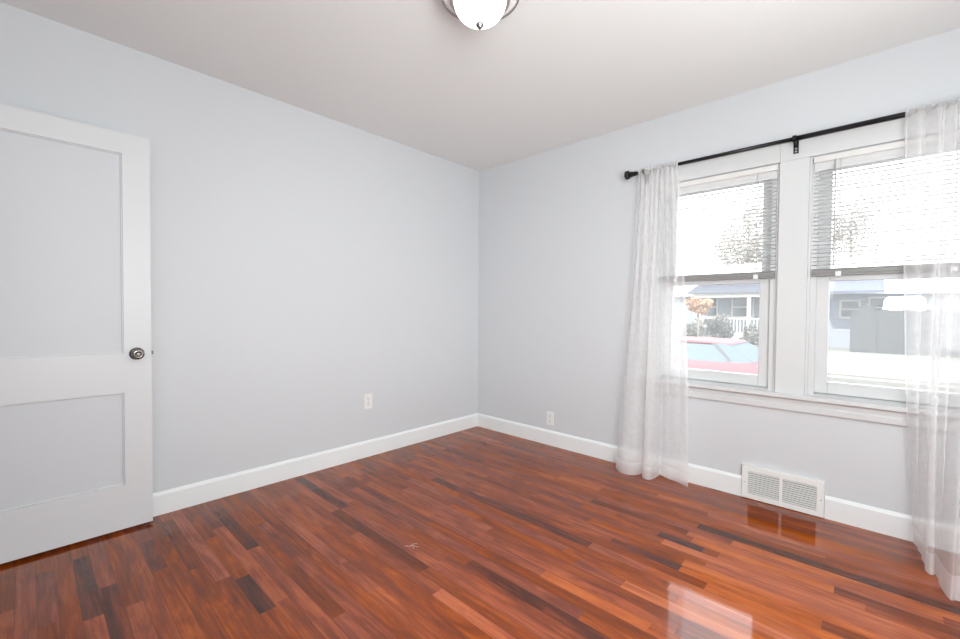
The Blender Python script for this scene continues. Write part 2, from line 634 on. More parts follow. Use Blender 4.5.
window(1, *LW, 'left double-hung window behind the left sheer curtain')
window(2, *RW, 'right double-hung window behind the right sheer curtain')

# ------------------------------------------------------------------ door
DX0, DX1 = 0.068, 0.105
DY0, DY1 = -3.37, -2.600
DZ0, DZ1 = 0.016, 2.017
door = thing('door_1', (0.0865, DY0, 0), 'white two-panel interior door standing open against the left wall', 'door', kind='structure')
m = MB()
st = 0.112
m.box(DX0, DX1, DY1 - st, DY1, DZ0, DZ1); m.box(DX0, DX1, DY0, DY0 + st, DZ0, DZ1)
m.box(DX0, DX1, DY0 + st, DY1 - st, 1.914, DZ1)
m.box(DX0, DX1, DY0 + st, DY1 - st, 0.712, 0.912)
m.box(DX0, DX1, DY0 + st, DY1 - st, DZ0, 0.242)
m.build('door_frame', M_DOOR, door)
for z0, z1 in ((0.912, 1.914), (0.242, 0.712)):
    m = MB()
    m.box(DX0 + 0.010, DX1 - 0.012, DY0 + st - 0.002, DY1 - st + 0.002, z0 - 0.002, z1 + 0.002)
    m.build('door_panel', M_PANEL, door)['label'] = 'recessed grey panel'
    m = MB()                                      # sticking around the panel
    y0, y1, b = DY0 + st, DY1 - st, 0.007
    x0, x1 = DX1 - 0.0125, DX1 - 0.006
    m.box(x0, x1, y0, y0 + b, z0, z1); m.box(x0, x1, y1 - b, y1, z0, z1)
    m.box(x0, x1, y0 + b, y1 - b, z0, z0 + b); m.box(x0, x1, y0 + b, y1 - b, z1 - b, z1)
    m.build('panel_moulding', M_DOOR, door, bevel=0.002)
KY, KZ = -2.660, 0.906
m = MB()
m.lathe([(0.0, 0.040), (0.010, 0.0405), (0.011, 0.044), (0.016, 0.0465), (0.0235, 0.044), (0.027, 0.036), (0.0265, 0.026),
         (0.020, 0.016), (0.012, 0.010), (0.0115, 0.004), (0.0115, 0.0)], (DX1, KY, KZ), (1, 0, 0), 36)
kn = m.build('door_knob', M_NICKEL, door, smooth=True)
kn['label'] = 'round aged nickel knob'
m = MB()
m.lathe([(0.0115, 0.008), (0.024, 0.007), (0.031, 0.003), (0.032, 0.0), (0.0, 0.0)], (DX1, KY, KZ), (1, 0, 0), 36)
m.build('rosette', M_NICKEL, kn, smooth=True)
m = MB(); m.lathe([(0.0, 0.0475), (0.006, 0.0475), (0.008, 0.0455), (0.009, 0.0425)], (DX1, KY, KZ), (1, 0, 0), 20)
m.build('knob_button', M_BRUSH, kn, smooth=True)
m = MB()
m.lathe([(0.0, 0.05), (0.02, 0.048), (0.026, 0.036), (0.018, 0.016), (0.0115, 0.008), (0.0115, 0.0)], (DX0, KY, KZ), (-1, 0, 0), 28)
m.build('door_knob', M_NICKEL, door, smooth=True)
m = MB(); m.box(DX0 + 0.007, DX1 - 0.007, DY1 - 0.001, DY1 + 0.0015, KZ - 0.028, KZ + 0.028)
m.box(DX0 + 0.012, DX1 - 0.012, DY1, DY1 + 0.011, KZ - 0.008, KZ + 0.010)
m.build('latch', M_NICKEL, door, bevel=0.001)['label'] = 'small metal latch on the door edge'
for z in (0.28, 1.02, 1.76):
    m = MB(); m.lathe([(0, 0), (0.006, 0), (0.006, 0.09), (0, 0.09)], (DX0 + 0.0, DY0 - 0.004, z), (0, 0, 1), 12)
    m.box(DX0 + 0.002, DX1 - 0.004, DY0 - 0.0015, DY0 + 0.0005, z, z + 0.09)
    m.build('hinge', M_BRUSH, door)

# ------------------------------------------------------------------ outlets


def outlet(name, origin, U, N, label):
    """origin: centre on the wall; U: horizontal axis; N: out of the wall."""
    U, N = Vector(U), Vector(N)
    Z = Vector((0, 0, 1))
    o = thing(name, origin, label, 'outlet')
    c = Vector(origin)
    m = MB(); m.obox(c + N * 0.003, U, N, Z, 0.035, 0.003, 0.0572)
    m.build('cover_plate', M_PLASTIC, o, bevel=0.0025)
    for s in (1, -1):
        cc = c + Z * 0.0195 * s
        m = MB()
        poly = []
        for k in range(28):
            t = 2 * math.pi * k / 28
            poly.append((max(-0.0145, min(0.0145, 0.0172 * math.cos(t))), 0.0172 * math.sin(t) * 0.86))
        va = [m.bm.verts.new(cc + U * a + Z * b + N * 0.0055) for a, b in poly]
        vb = [m.bm.verts.new(cc + U * a + Z * b + N * 0.0078) for a, b in poly]
        for i in range(28):
            m.bm.faces.new((va[i], va[(i + 1) % 28], vb[(i + 1) % 28], vb[i]))
        m.bm.faces.new(vb)
        r = m.build('receptacle', M_PLASTIC, o)
        m = MB()
        m.obox(cc + U * 0.0065 + Z * 0.004 + N * 0.0078, U, N, Z, 0.0014, 0.0006, 0.0045)
        m.obox(cc - U * 0.0065 + Z * 0.004 + N * 0.0078, U, N, Z, 0.0014, 0.0006, 0.0045)
        m.lathe([(0.0, 0.0006), (0.0026, 0.0006), (0.0026, -0.0006)], cc - Z * 0.0072 + N * 0.0078, N, 12)
        m.build('slots', M_SLOT, r)['label'] = 'dark plug slots'
    m = MB(); m.lathe([(0.0, 0.0012), (0.002, 0.001), (0.003, 0.0)], c + N * 0.006, N, 12)
    m.build('screw', M_BRUSH, o)
    return o


outlet('wall_outlet', (0.0, -1.237, 0.428), (0, 1, 0), (1, 0, 0), 'white duplex outlet on the left wall')
outlet('wall_outlet', (0.857, 0.0, 0.226), (1, 0, 0), (0, -1, 0), 'white outlet close above the baseboard on the window wall')

# ------------------------------------------------------------------ wall register
VX0, VX1, VZ0, VZ1 = 2.2835, 2.6815, 0.004, 0.203
reg = thing('wall_register', ((VX0 + VX1) / 2, 0, 0), 'white metal heating register set in the baseboard below the windows', 'vent')
m = MB()
yf, yb = -0.026, -0.020
bx, bz0, bz1, mx = 0.034, 0.030, 0.032, (VX0 + VX1) / 2
m.box(VX0, VX1, yf, yb, VZ1 - bz1, VZ1); m.box(VX0, VX1, yf, yb, VZ0, VZ0 + bz0)
m.box(VX0, VX0 + bx, yf, yb, VZ0 + bz0, VZ1 - bz1); m.box(VX1 - bx, VX1, yf, yb, VZ0 + bz0, VZ1 - bz1)
m.box(mx - 0.008, mx + 0.008, yf, yb, VZ0 + bz0, VZ1 - bz1)
m.box(VX0, VX1, yb, 0, VZ1 - 0.003, VZ1); m.box(VX0, VX0 + 0.003, yb, 0, VZ0, VZ1 - 0.003); m.box(VX1 - 0.003, VX1, yb, 0, VZ0, VZ1 - 0.003)
m.build('register_frame', M_REG, reg, bevel=0.0012)
m = MB(); m.box(VX0 + 0.003, VX1 - 0.003, -0.004, -0.0005, VZ0 + 0.004, VZ1 - 0.004)  # dark sheet on the wall, standing for the shade inside a duct
m.build('duct_shade_plate', M_DUCT, reg)['label'] = 'dark plate standing for the shade behind the louvers'
for a, b in ((VX0 + bx, mx - 0.008), (mx + 0.008, VX1 - bx)):
    m = MB()
    n = 11
    za, zb = VZ0 + bz0, VZ1 - bz1
    for k in range(n):
        z = za + (k + 0.5) * (zb - za) / n
        m.prism([(yf + 0.001, z - 0.0032), (yf + 0.001, z - 0.0018), (yf + 0.0120, z + 0.0032), (yf + 0.0120, z + 0.0018)], 'x', a, b)
    m.build('louvers', M_REG, reg)
for x in (VX0 + 0.014, VX1 - 0.014):
    m = MB(); m.lathe([(0, 0.0016), (0.003, 0.0012), (0.004, 0)], (x, yf, 0.10), (0, -1, 0), 12)
    m.build('screw', M_BRUSH, reg)

# ------------------------------------------------------------------ ceiling lamp
LX, LY = 1.650, -1.745
lamp = thing('ceiling_lamp', (LX, LY, H), 'flush ceiling lamp with white glass dome and nickel rim', 'ceiling lamp')
m = MB()
m.lathe([(0.0, 0.0), (0.120, 0.0), (0.125, -0.012), (0.150, -0.040), (0.161, -0.054), (0.150, -0.0545), (0.120, -0.056), (0.0, -0.056)], (LX, LY, H - 0.0005), (0, 0, 1), 72)
m.build('lamp_pan', M_PAN, lamp, smooth=True)['label'] = 'white dished pan'
m = MB()
m.lathe([(0.1605, -0.053), (0.1650, -0.054), (0.1658, -0.057), (0.164, -0.0600), (0.1612, -0.0590), (0.1605, -0.053)], (LX, LY, H), (0, 0, 1), 72)
m.build('lamp_rim', M_BRUSH, lamp, smooth=True)['label'] = 'brushed nickel outer rim'
m = MB()
m.lathe([(0.104, -0.056), (0.1235, -0.058), (0.126, -0.068), (0.1235, -0.080), (0.115, -0.0865), (0.1085, -0.084), (0.104, -0.078)], (LX, LY, H), (0, 0, 1), 72)
m.build('glass_band', M_BRUSH, lamp, smooth=True)['label'] = 'brushed nickel band holding the dome'
m = MB()
prof = [(0.1085 * math.cos(t), -0.078 - 0.090 * math.sin(t)) for t in [math.pi / 2 * k / 14 for k in range(14)]] + [(0.0, -0.168)]
m.lathe(prof, (LX, LY, H), (0, 0, 1), 72)
m.build('glass_dome', M_OPAL, lamp, smooth=True)['label'] = 'lit white opal glass dome'
m = MB()
m.lathe([(0.0, -0.163), (0.013, -0.165), (0.0165, -0.170), (0.0150, -0.176), (0.011, -0.180), (0.0095, -0.184), (0.005, -0.189), (0.0, -0.190)], (LX, LY, H), (0, 0, 1), 24)
m.build('finial', M_NICKEL, lamp, smooth=True)['label'] = 'small nickel finial'

# ------------------------------------------------------------------ blinds


def blind(x0, x1, label, wand_x, cords):
    b = thing('window_blind', ((x0 + x1) / 2, 0.0, 1.345), label, 'blind', 'white mini blinds lowered halfway')
    m = MB(); m.box(x0, x1, -0.012, 0.012, 1.984, 2.014); m.box(x0 + 0.004, x1 - 0.004, -0.0135, -0.012, 1.990, 2.009)
    m.build('headrail', M_HEADR, b, bevel=0.002)
    m = MB()
    z, zl = 1.972, 1.388
    n = 27
    for k in range(n):
        zz = z - (z - zl) * k / (n - 1)
        ang = math.radians(52 if k < 2 else 9 - 2 * math.sin(k * 1.7))
        dy, dz = 0.012 * math.cos(ang), 0.012 * math.sin(ang)
        sag = 0.0007 * math.sin(k * 2.3)
        top = [(-dy, zz + dz), (0, zz + 0.0016), (dy, zz - dz)]
        poly = top + [(q[0], q[1] - 0.0007) for q in top[::-1]]
        m.prism([(q[0] + 0.0, q[1] + sag) for q in poly], 'x', x0 + 0.004, x1 - 0.004)
    m.build('slats', M_SLAT, b)
    m = MB(); m.box(x0 + 0.004, x1 - 0.004, -0.0125, 0.0125, 1.362, 1.3845)
    m.box(x0 + 0.002, x1 - 0.002, -0.013, 0.013, 1.349, 1.362)
    m.build('bottom_rail', M_RAIL, b, bevel=0.002)['label'] = 'grey bottom rail with stacked slats'
    for cx in cords:
        m = MB(); m.tube([(cx, -0.0132, 1.984), (cx, -0.0132, 1.362)], 0.0010, 6)
        m.tube([(cx, 0.0132, 1.984), (cx, 0.0132, 1.362)], 0.0010, 6)
        m.build('ladder_cord', M_CORD, b)
        m = MB(); m.box(cx - 0.012, cx + 0.012, -0.0150, -0.0128, 1.346, 1.372)
        m.build('rail_clip', M_PLASTIC, b, bevel=0.001)
    if wand_x:
        m = MB()
        m.tube([(wand_x, -0.020, 1.985), (wand_x, -0.021, 1.955), (wand_x + 0.002, -0.021, 1.40)], [0.0022, 0.0034, 0.0034], 8)
        m.build('tilt_wand', M_CORD, b)['label'] = 'thin hanging tilt wand'
        m = MB()
        for k in range(34):
            z0 = 1.70 - k * 0.0085
            m.tube([(wand_x + 0.012 + 0.004 * math.sin(k * 1.9), -0.022, z0), (wand_x + 0.012 + 0.004 * math.sin((k + 1) * 1.9), -0.019, z0 - 0.0085)], 0.0014, 5)
        m.build('lift_cord', M_CORD, b)['label'] = 'knotted lift cord beside the wand'
    return b


blind(LW[0] + 0.008, LW[1] - 0.010, 'white mini blind in the left window', None, (1.86, 2.33))
blind(RW[0] + 0.018, RW[1] - 0.010, 'white mini blind in the right window with a hanging tilt wand', 2.693, (2.715, 3.14))

# ------------------------------------------------------------------ curtain rod
RYR, RZ = -0.090, 2.118
rod = thing('curtain_rod', (2.515, 0, RZ), 'long black metal curtain rod across the tops of both windows', 'curtain rod')
m = MB(); m.tube([(1.575, RYR, RZ), (2.60, RYR, RZ)], 0.0110, 20)
m.build('inner_rod', M_BLACK, rod, smooth=True)
m = MB(); m.tube([(2.513, RYR, RZ), (3.47, RYR, RZ)], 0.0135, 20)
m.build('outer_rod', M_BLACK, rod, smooth=True)
for sx, x in ((-1, 1.580), (1, 3.465)):
    m = MB()
    m.lathe([(0.0, -0.030), (0.0165, -0.030), (0.0165, -0.004), (0.0200, -0.002), (0.0200, 0.008), (0.0150, 0.011), (0.0150, 0.015), (0.0290, 0.020), (0.0320, 0.026), (0.0320, 0.038), (0.0270, 0.046), (0.0, 0.048)], (x, RYR, RZ), (sx, 0, 0), 8)
    m.build('finial', M_BLACK, rod, bevel=0.0015)['label'] = 'faceted black end cap'
for x, wy in ((2.516, CY), (1.66, CY), (3.36, CY)):
    m = MB()
    m.box(x - 0.0125, x + 0.0125, wy - 0.003, wy, RZ - 0.064, RZ + 0.012)
    m.box(x - 0.006, x + 0.006, RYR, wy - 0.003, RZ - 0.022, RZ - 0.016)
    m.lathe([(0.0150, -0.009), (0.0185, -0.009), (0.0185, 0.009), (0.0150, 0.009), (0.0150, -0.009)], (x, RYR, RZ), (1, 0, 0), 24)
    m.tube([(x, RYR, RZ - 0.018), (x, RYR, RZ - 0.030)], 0.004, 10)
    br = m.build('rod_bracket', M_BLACK, rod, bevel=0.001)
    m = MB()
    for z in (RZ - 0.036, RZ - 0.052):
        m.lathe([(0.0, 0.0018), (0.0045, 0.0014), (0.0062, 0.0)], (x, wy - 0.003, z), (0, -1, 0), 12)
    m.build('screws', M_BRUSH, br)['label'] = 'shiny screw heads'

# ------------------------------------------------------------------ curtains


def smooth_path(ctrl, s):
    """Catmull-Rom through (s, x, y) control points."""
    c = np.array(ctrl, float)
    t = c[:, 0]
    out = np.zeros((len(s), 2))
    for k in (1, 2):
        v = c[:, k]
        d = np.gradient(v, t)
        idx = np.clip(np.searchsorted(t, s) - 1, 0, len(t) - 2)
        h = t[idx + 1] - t[idx]
        u = (s - t[idx]) / h
        out[:, k - 1] = ((2 * u**3 - 3 * u**2 + 1) * v[idx] + (u**3 - 2 * u**2 + u) * h * d[idx]
                         + (-2 * u**3 + 3 * u**2) * v[idx + 1] + (u**3 - u**2) * h * d[idx + 1])
    return out


def curtain(label, top, bottom, wfun, gathers, amp, hem_lift, fade=1.0):
    cx = (top[0][1] + top[-1][1]) / 2
    c = thing('sheer_curtain', (cx, RYR, 0.0), label, 'curtain')
    S = np.linspace(0, 1, 300)
    Tp, Bp = smooth_path(top, S), smooth_path(bottom, S)
    ztop = RZ - 0.012
    zs = np.concatenate([np.linspace(ztop, ztop - 0.25, 12)[:-1], np.linspace(ztop - 0.25, 0.012, 44)])
    ph = np.cumsum(0.6 + 0.8 * rng.random(len(S)))
    ph = ph / ph[-1] * gathers * 2 * math.pi
    rows = []
    for z in zs:
        t = (ztop - z) / ztop
        w = wfun(t, S)
        P = Tp * (1 - w[:, None]) + Bp * w[:, None]
        g = amp * (1 - fade * t) ** 1.1 * np.sin(ph) 
        gx = 0.30 * amp * (1 - fade * t) * np.cos(ph * 1.0 + 1.2)
        lift = hem_lift(S) * max(0.0, 1 - z / 0.25) if z < 0.25 else 0 * S
        rows.append([(P[j, 0] + gx[j], min(P[j, 1] + g[j], -0.030), z + lift[j]) for j in range(len(S))])
    nb = 3                                         # last rows form the hem
    k = max(i for i, z in enumerate(zs) if z > 0.075)
    MB().grid(rows[:k + 1]).build('curtain_panel', M_SHEER, c, smooth=True)
    MB().grid(rows[k:]).build('hem', M_HEM, c, smooth=True)['label'] = 'doubled hem'
    # gathered pocket round the rod
    m = MB()
    x0, x1 = min(Tp[:, 0]), max(Tp[:, 0])
    n = int((x1 - x0) / 0.0035)
    P = []
    for i in range(n + 1):
        x = x0 + (x1 - x0) * i / n
        rr = 0.0185 + 0.0032 * math.sin(i * 1.05) + 0.002 * math.sin(i * 0.37 + 1)
        ring = []
        for q in range(17):
            a = 2 * math.pi * q / 16
            ex = 0.006 * max(0, math.cos(a)) ** 3 * (0.75 + 0.35 * math.sin(i * 0.8))
            ring.append((x, RYR + rr * math.sin(a), RZ + (rr + ex) * math.cos(a)))
        P.append(ring)
    m.grid(P).build('rod_pocket', M_HEM, c, smooth=True)['label'] = 'gathered rod pocket'
    return c


left_top = [(0, 1.632, -0.100), (0.5, 1.765, -0.100), (1, 1.897, -0.100)]
left_bot = [(0, 1.478, -0.045), (0.06, 1.515, -0.14), (0.12, 1.570, -0.205), (0.24, 1.680, -0.185), (0.30, 1.700, -0.12), (0.35, 1.695, -0.055),
            (0.41, 1.715, -0.06), (0.45, 1.715, -0.14), (0.50, 1.735, -0.195), (0.58, 1.788, -0.19), (0.63, 1.800, -0.10), (0.69, 1.800, -0.06),
            (0.76, 1.850, -0.085), (0.88, 1.935, -0.11), (1, 2.008, -0.140)]


def w_left(t, S):
    return (1 - S) * t ** 1.35 + S * math.sin(t * math.pi / 2)


curtain('white sheer curtain gathered at the left end of the rod', left_top, left_bot, w_left, 8, 0.017,
        lambda S: 0.004 + 0.0 * S)
right_top = [(0, 2.955, -0.102), (0.15, 3.04, -0.110), (0.27, 3.105, -0.104), (0.36, 3.075, -0.092), (0.45, 3.10, -0.090), (0.6, 3.19, -0.10), (0.8, 3.31, -0.10), (1, 3.43, -0.10)]
right_bot = [(0, 3.030, -0.050), (0.10, 3.042, -0.12), (0.20, 3.05, -0.20), (0.29, 3.056, -0.30), (0.36, 3.060, -0.37), (0.42, 3.085, -0.37), (0.50, 3.088, -0.42),
             (0.60, 3.112, -0.565), (0.68, 3.16, -0.54), (0.78, 3.24, -0.40), (0.9, 3.34, -0.28), (1, 3.44, -0.20)]
curtain('white sheer curtain flaring out at the right edge of the photo', right_top, right_bot, lambda t, S: t ** 2.0 + 0 * S, 10, 0.026,
        lambda S: 0.004 + 0.0 * S, 0.55)

# ------------------------------------------------------------------ outside
G = -0.70
M_LAWN = mat('dry_lawn', (0.118, 0.112, 0.096), 0.95, noise=0.18, nscale=3)
M_ROAD = mat('pale_asphalt', (0.125, 0.123, 0.118), 0.9, noise=0.1, nscale=2)
M_CONC = mat('concrete', (0.098, 0.092, 0.080), 0.9, noise=0.12, nscale=5)
M_SIDE1 = mat_siding('blue_grey_siding', (0.15, 0.165, 0.19))
M_SIDE2 = mat_siding('lavender_siding', (0.165, 0.175, 0.21))
M_ROOF = mat('slate_blue_shingles', (0.072, 0.076, 0.098), 0.9, noise=0.25, nscale=12)
M_HROOF = mat('pale_grey_shingles', (0.5, 0.5, 0.5), 0.9, noise=0.15, nscale=12)
M_HTRIM = mat('house_trim', (0.30, 0.29, 0.27), 0.7)
M_HPANE = mat('house_window_pane', (0.03, 0.035, 0.045), 0.15)
M_FENCE = mat('dark_weathered_boards', (0.034, 0.034, 0.036), 0.85, noise=0.3, nscale=6)
M_CAR = mat('red_car_paint', (0.155, 0.055, 0.062), 0.6, spec=0.1)
M_CGLASS = mat('car_glass', (0.078, 0.098, 0.112), 0.7, spec=0.05)
M_CARTRIM = mat('dark_window_trim', (0.05, 0.05, 0.055), 0.6, spec=0.1)
M_TIRE = mat('tire_rubber', (0.03, 0.03, 0.03), 0.8)
M_BARK = mat('bark', (0.13, 0.11, 0.09), 0.95, noise=0.3, nscale=15)

m = MB(); m.box(-45, 45, 0.35, 60, G - 0.3, G)
tag(m.build('yard_ground', M_LAWN), 'pale sunlit ground outside the windows', 'ground', kind='structure')
m = MB(); m.box(-45, 45, 2.3, 11.6, G, G + 0.015)
tag(m.build('street', M_ROAD), 'pale sunlit street outside', 'street', kind='structure')
m = MB(); m.box(-45, 45, 11.6, 11.85, G, G + 0.14); m.box(-45, 45, 13.3, 14.8, G, G + 0.05)
tag(m.build('kerb', M_CONC), 'concrete kerb and sidewalk across the street', 'kerb', kind='structure')


def house(name, label, x0, x1, y0, y1, zf, eave, ridge, m_side, porch, windows, along='x'):
    h = thing(name, ((x0 + x1) / 2, (y0 + y1) / 2, G), label, 'house')
    m = MB(); m.box(x0, x1, y0, y1, G, eave)
    my = (y0 + y1) / 2
    m.prism([(y0, eave), (y1, eave), (my, ridge)], 'x', x0, x1)
    m.build('house_walls', m_side, h)
    m = MB()
    o = 0.45
    sl = (ridge - eave) / (my - y0)
    m.prism([(y0 - o, eave - o * sl), (y0 - o, eave - o * sl + 0.16), (my, ridge + 0.18), (y1 + o, eave - o * sl + 0.16), (y1 + o, eave - o * sl), (my, ridge + 0.02)],
            'x', x0 - o, x1 + o)
    m.build('house_roof', M_HROOF, h)
    for (wx0, wx1, wz0, wz1) in windows:
        m = MB()
        f = 0.09
        m.box(wx0 - f, wx0, y0 - 0.05, y0, wz0 - f, wz1 + f); m.box(wx1, wx1 + f, y0 - 0.05, y0, wz0 - f, wz1 + f)
        m.box(wx0, wx1, y0 - 0.05, y0, wz1, wz1 + f); m.box(wx0, wx1, y0 - 0.05, y0, wz0 - f, wz0)
        m.box(wx0, wx1, y0 - 0.045, y0, (wz0 + wz1) / 2 - 0.03, (wz0 + wz1) / 2 + 0.03)
        fr = m.build('house_window', M_HTRIM, h)
        MB().box(wx0, wx1, y0 - 0.03, y0 - 0.01, wz0, wz1).build('pane', M_HPANE, fr)
    if porch:
        px0, px1, py, pz, posts = porch
        m = MB()
        m.prism([(px0 - 0.4, pz), (px1 + 0.4, pz), (px1 - 0.5, pz + 0.62), (px0 + 0.5, pz + 0.62)], 'y', py - 0.4, y0)
        m.build('porch_roof', M_ROOF, h)
        MB().box(px0, px1, py - 0.2, y0, pz - 0.24, pz).build('porch_beam', M_HTRIM, h)
        MB().box(px0, px1, py - 0.2, y0, G, zf).build('porch_floor', M_HTRIM, h)
        for x in posts:
            m = MB(); m.box(x - 0.09, x + 0.09, py - 0.15, py + 0.03, zf, pz - 0.24); m.box(x - 0.13, x + 0.13, py - 0.19, py + 0.07, zf, zf + 0.2)
            m.build('porch_post', M_HTRIM, h)
        m = MB()
        m.box(px0, px1, py - 0.10, py - 0.04, zf + 0.80, zf + 0.88)
        k = px0
        while k < px1:
            m.box(k, k + 0.05, py - 0.09, py - 0.05, zf, zf + 0.8)
            k += 0.16
        m.build('porch_railing', M_HTRIM, h)
    return h


house('porch_house', 'blue grey house with a slate porch roof seen through the left window', -9.0, -0.9, 26.2, 34, -0.05, 2.35, 4.2, M_SIDE1,
      (-5.2, -1.4, 24.2, 2.22, (-5.1, -2.37, -1.5)), [(-5.4, -4.5, 0.9, 2.0), (-3.6, -2.6, 0.9, 2.0), (-8.2, -7.2, 0.9, 2.0)])
lav = house('lavender_house', 'lavender clapboard house seen through the right window', 0.4, 8.5, 26.5, 34, -0.05, 2.35, 4.2, M_SIDE2,
      None, [(1.38, 2.05, 0.95, 1.75), (2.5, 3.2, 0.95, 1.9), (5.5, 6.4, 0.95, 1.9)])
hp = MB()
hp.prism([(24.6, 2.25), (26.5, 2.85), (26.5, 2.65), (24.6, 2.13)], 'x', 0.3, 3.0)
hp.build('porch_awning', mat('periwinkle_awning', (0.055, 0.06, 0.092), 0.8), lav)['label'] = 'periwinkle awning over the front windows'

# board fence across the street
fn = thing('board_fence', (3.2, 23.8, G), 'dark board fence seen through the right window', 'fence')
x = 1.85
k = 0
segs = [(1.85, 2.70), (2.78, 3.66), (3.74, 4.7), (4.78, 5.8)]
for a, b in segs:
    m = MB()
    t = a
    while t < b - 0.02:
        hgt = (1.50 if t < 2.75 else 1.30) + 0.03 * math.sin(t * 9) - (0.9 * max(0, 2.2 - t))
        m.box(t, min(t + 0.1401, b), 23.8, 23.83, G, hgt)
        t += 0.14
    m.build('fence_panel', M_FENCE, fn)
for x in (2.74, 3.70, 4.74):
    MB().box(x - 0.04, x + 0.04, 23.76, 23.86, G, 1.34).build('fence_post', M_FENCE, fn)

# white van-like canopy behind the fence
cn = MB(); cn.prism([(2.95, 1.1), (3.0, 1.75), (3.15, 1.92), (4.2, 1.95), (4.35, 1.8), (4.4, 1.1)], 'y', 24.6, 26.0)
cn.box(3.0, 3.1, 24.7, 24.8, G, 1.2); cn.box(4.2, 4.3, 24.7, 24.8, G, 1.2); cn.box(3.0, 3.1, 25.8, 25.9, G, 1.2); cn.box(4.2, 4.3, 25.8, 25.9, G, 1.2)
tag(cn.build('white_canopy', mat('white_canvas', (0.85, 0.85, 0.85), 0.8)), 'white canopy showing above the dark board fence', 'canopy')


def tree(name, label, cat, x, y, h, crown_r, n_leaf, leaf_mat, leaf=0.12, trunk_r=0.16, crown_z=None, zr=None, seed=1, bare=False, group=None):
    R = random.Random(seed)
    t = thing(name, (x, y, G), label, cat, group)
    cz = crown_z if crown_z is not None else G + h * 0.62
    zr = zr or crown_r
    m = MB()
    if trunk_r:
        m.tube([(x, y, G), (x + 0.05, y, G + (cz - G) * 0.5), (x, y + 0.05, cz), (x, y, cz + zr * 0.7)],
               [trunk_r, trunk_r * 0.8, trunk_r * 0.55, trunk_r * 0.15], 8)
        for i in range(14 if bare else 8):
            a = R.uniform(0, 6.28)
            z0 = R.uniform(cz - zr * 0.7, cz + zr * 0.3)
            e = Vector((math.cos(a), math.sin(a), R.uniform(0.3, 1.0))).normalized() * R.uniform(0.6, 0.95) * crown_r
            m.tube([(x, y, z0), (x + e.x * 0.5, y + e.y * 0.5, z0 + e.z * 0.4), (x + e.x, y + e.y, z0 + e.z)],
                   [trunk_r * 0.35, trunk_r * 0.2, trunk_r * 0.06], 5)
        m.build('trunk', M_BARK, t)
    m = MB()
    blobs = [(R.uniform(-0.55, 0.55), R.uniform(-0.55, 0.55), R.uniform(-0.6, 0.6), R.uniform(0.3, 0.6)) for _ in range(12)]
    for i in range(n_leaf):
        b = R.choice(blobs)
        d = Vector((R.gauss(0, 1), R.gauss(0, 1), R.gauss(0, 1))).normalized() * b[3] * R.uniform(0.5, 1) ** 0.5
        c = Vector((x + (b[0] + d.x) * crown_r, y + (b[1] + d.y) * crown_r, cz + (b[2] + d.z) * zr))
        if c.z < G + 0.02:
            continue
        U = Vector((R.gauss(0, 1), R.gauss(0, 1), R.gauss(0, 1))).normalized()
        V = U.orthogonal().normalized()
        s = leaf * R.uniform(0.6, 1.3)
        W_ = U.cross(V) * s * 0.15
        vs = [m.bm.verts.new(q) for q in (c - U * s, c + V * s * 0.5 + W_, c + U * s, c - V * s * 0.5 + W_)]
        m.bm.faces.new(vs)
    m.build('foliage', leaf_mat, t)
    return t


L_ORANGE = mat('orange_leaves', (0.26, 0.145, 0.08), 0.8, noise=0.3, nscale=3)
L_BROWN = mat('brown_leaves', (0.22, 0.19, 0.16), 0.85, noise=0.35, nscale=2)
L_GREY = mat('grey_green_leaves', (0.105, 0.10, 0.088), 0.9, noise=0.35, nscale=3)
tree('autumn_tree', 'small orange-leaved tree in front of the porch', 'tree', -3.95, 20.6, 2.6, 0.70, 1300, L_ORANGE, 0.09, 0.06, 1.40, 0.46, 3)
tree('shade_tree', 'tall brown-leaved tree behind the porch house', 'tree', -5.2, 38.0, 9.5, 2.6, 3000, L_BROWN, 0.16, 0.18, 7.0, 3.0, 5)
tree('shade_tree', 'tall thin-leaved tree behind the lavender house', 'tree', 1.2, 38.0, 9.0, 1.7, 1500, L_BROWN, 0.13, 0.15, 6.9, 2.4, 6)
for i, (x, y, r, zr, lab) in enumerate(((-4.95, 23.0, 0.62, 0.72, 'grey-green shrub left of the orange tree'), (-3.45, 22.6, 0.75, 0.85, 'grey-green shrub under the orange tree'),
                                        (-1.95, 22.9, 0.62, 0.62, 'low grey-green shrub by the porch post'))):
    tree('shrub', lab, 'shrub', x, y, 1.6, r, 1500, L_GREY, 0.09, 0.03, G + zr * 0.95, zr, 20 + i)

# red car at the near kerb, tail to the right
CX, CY0, CY1 = 1.0, 4.70, 6.42
car = thing('parked_car', (0.1, 5.56, G), 'red car parked outside the left window', 'car')
Gc = G + 0.015


def loft(secs, name, material, smooth=True):
    """secs: x, half width bottom, half width top, z0, z1 -> rounded sections joined along x."""
    m = MB()
    P = []
    yc = (CY0 + CY1) / 2
    for x, wb, wt, z0, z1 in secs:
        ring = []
        prof = [(-wb * 0.92, z0), (-wb, z0 + (z1 - z0) * 0.18), (-wb, z0 + (z1 - z0) * 0.55), (-wt, z0 + (z1 - z0) * 0.90), (-wt * 0.93, z1),
                (0, z1 + 0.025), (wt * 0.93, z1), (wt, z0 + (z1 - z0) * 0.90), (wb, z0 + (z1 - z0) * 0.55), (wb, z0 + (z1 - z0) * 0.18), (wb * 0.92, z0), (0, z0)]
        for a, z in prof:
            ring.append((x, yc + a, z))
        ring.append(ring[0])
        P.append(ring)
    m.grid(P)
    m.bm.faces.ensure_lookup_table()
    bmesh.ops.remove_doubles(m.bm, verts=m.bm.verts, dist=1e-5)
    bmesh.ops.holes_fill(m.bm, edges=m.bm.edges, sides=40)
    return m.build(name, material, car, smooth=smooth)


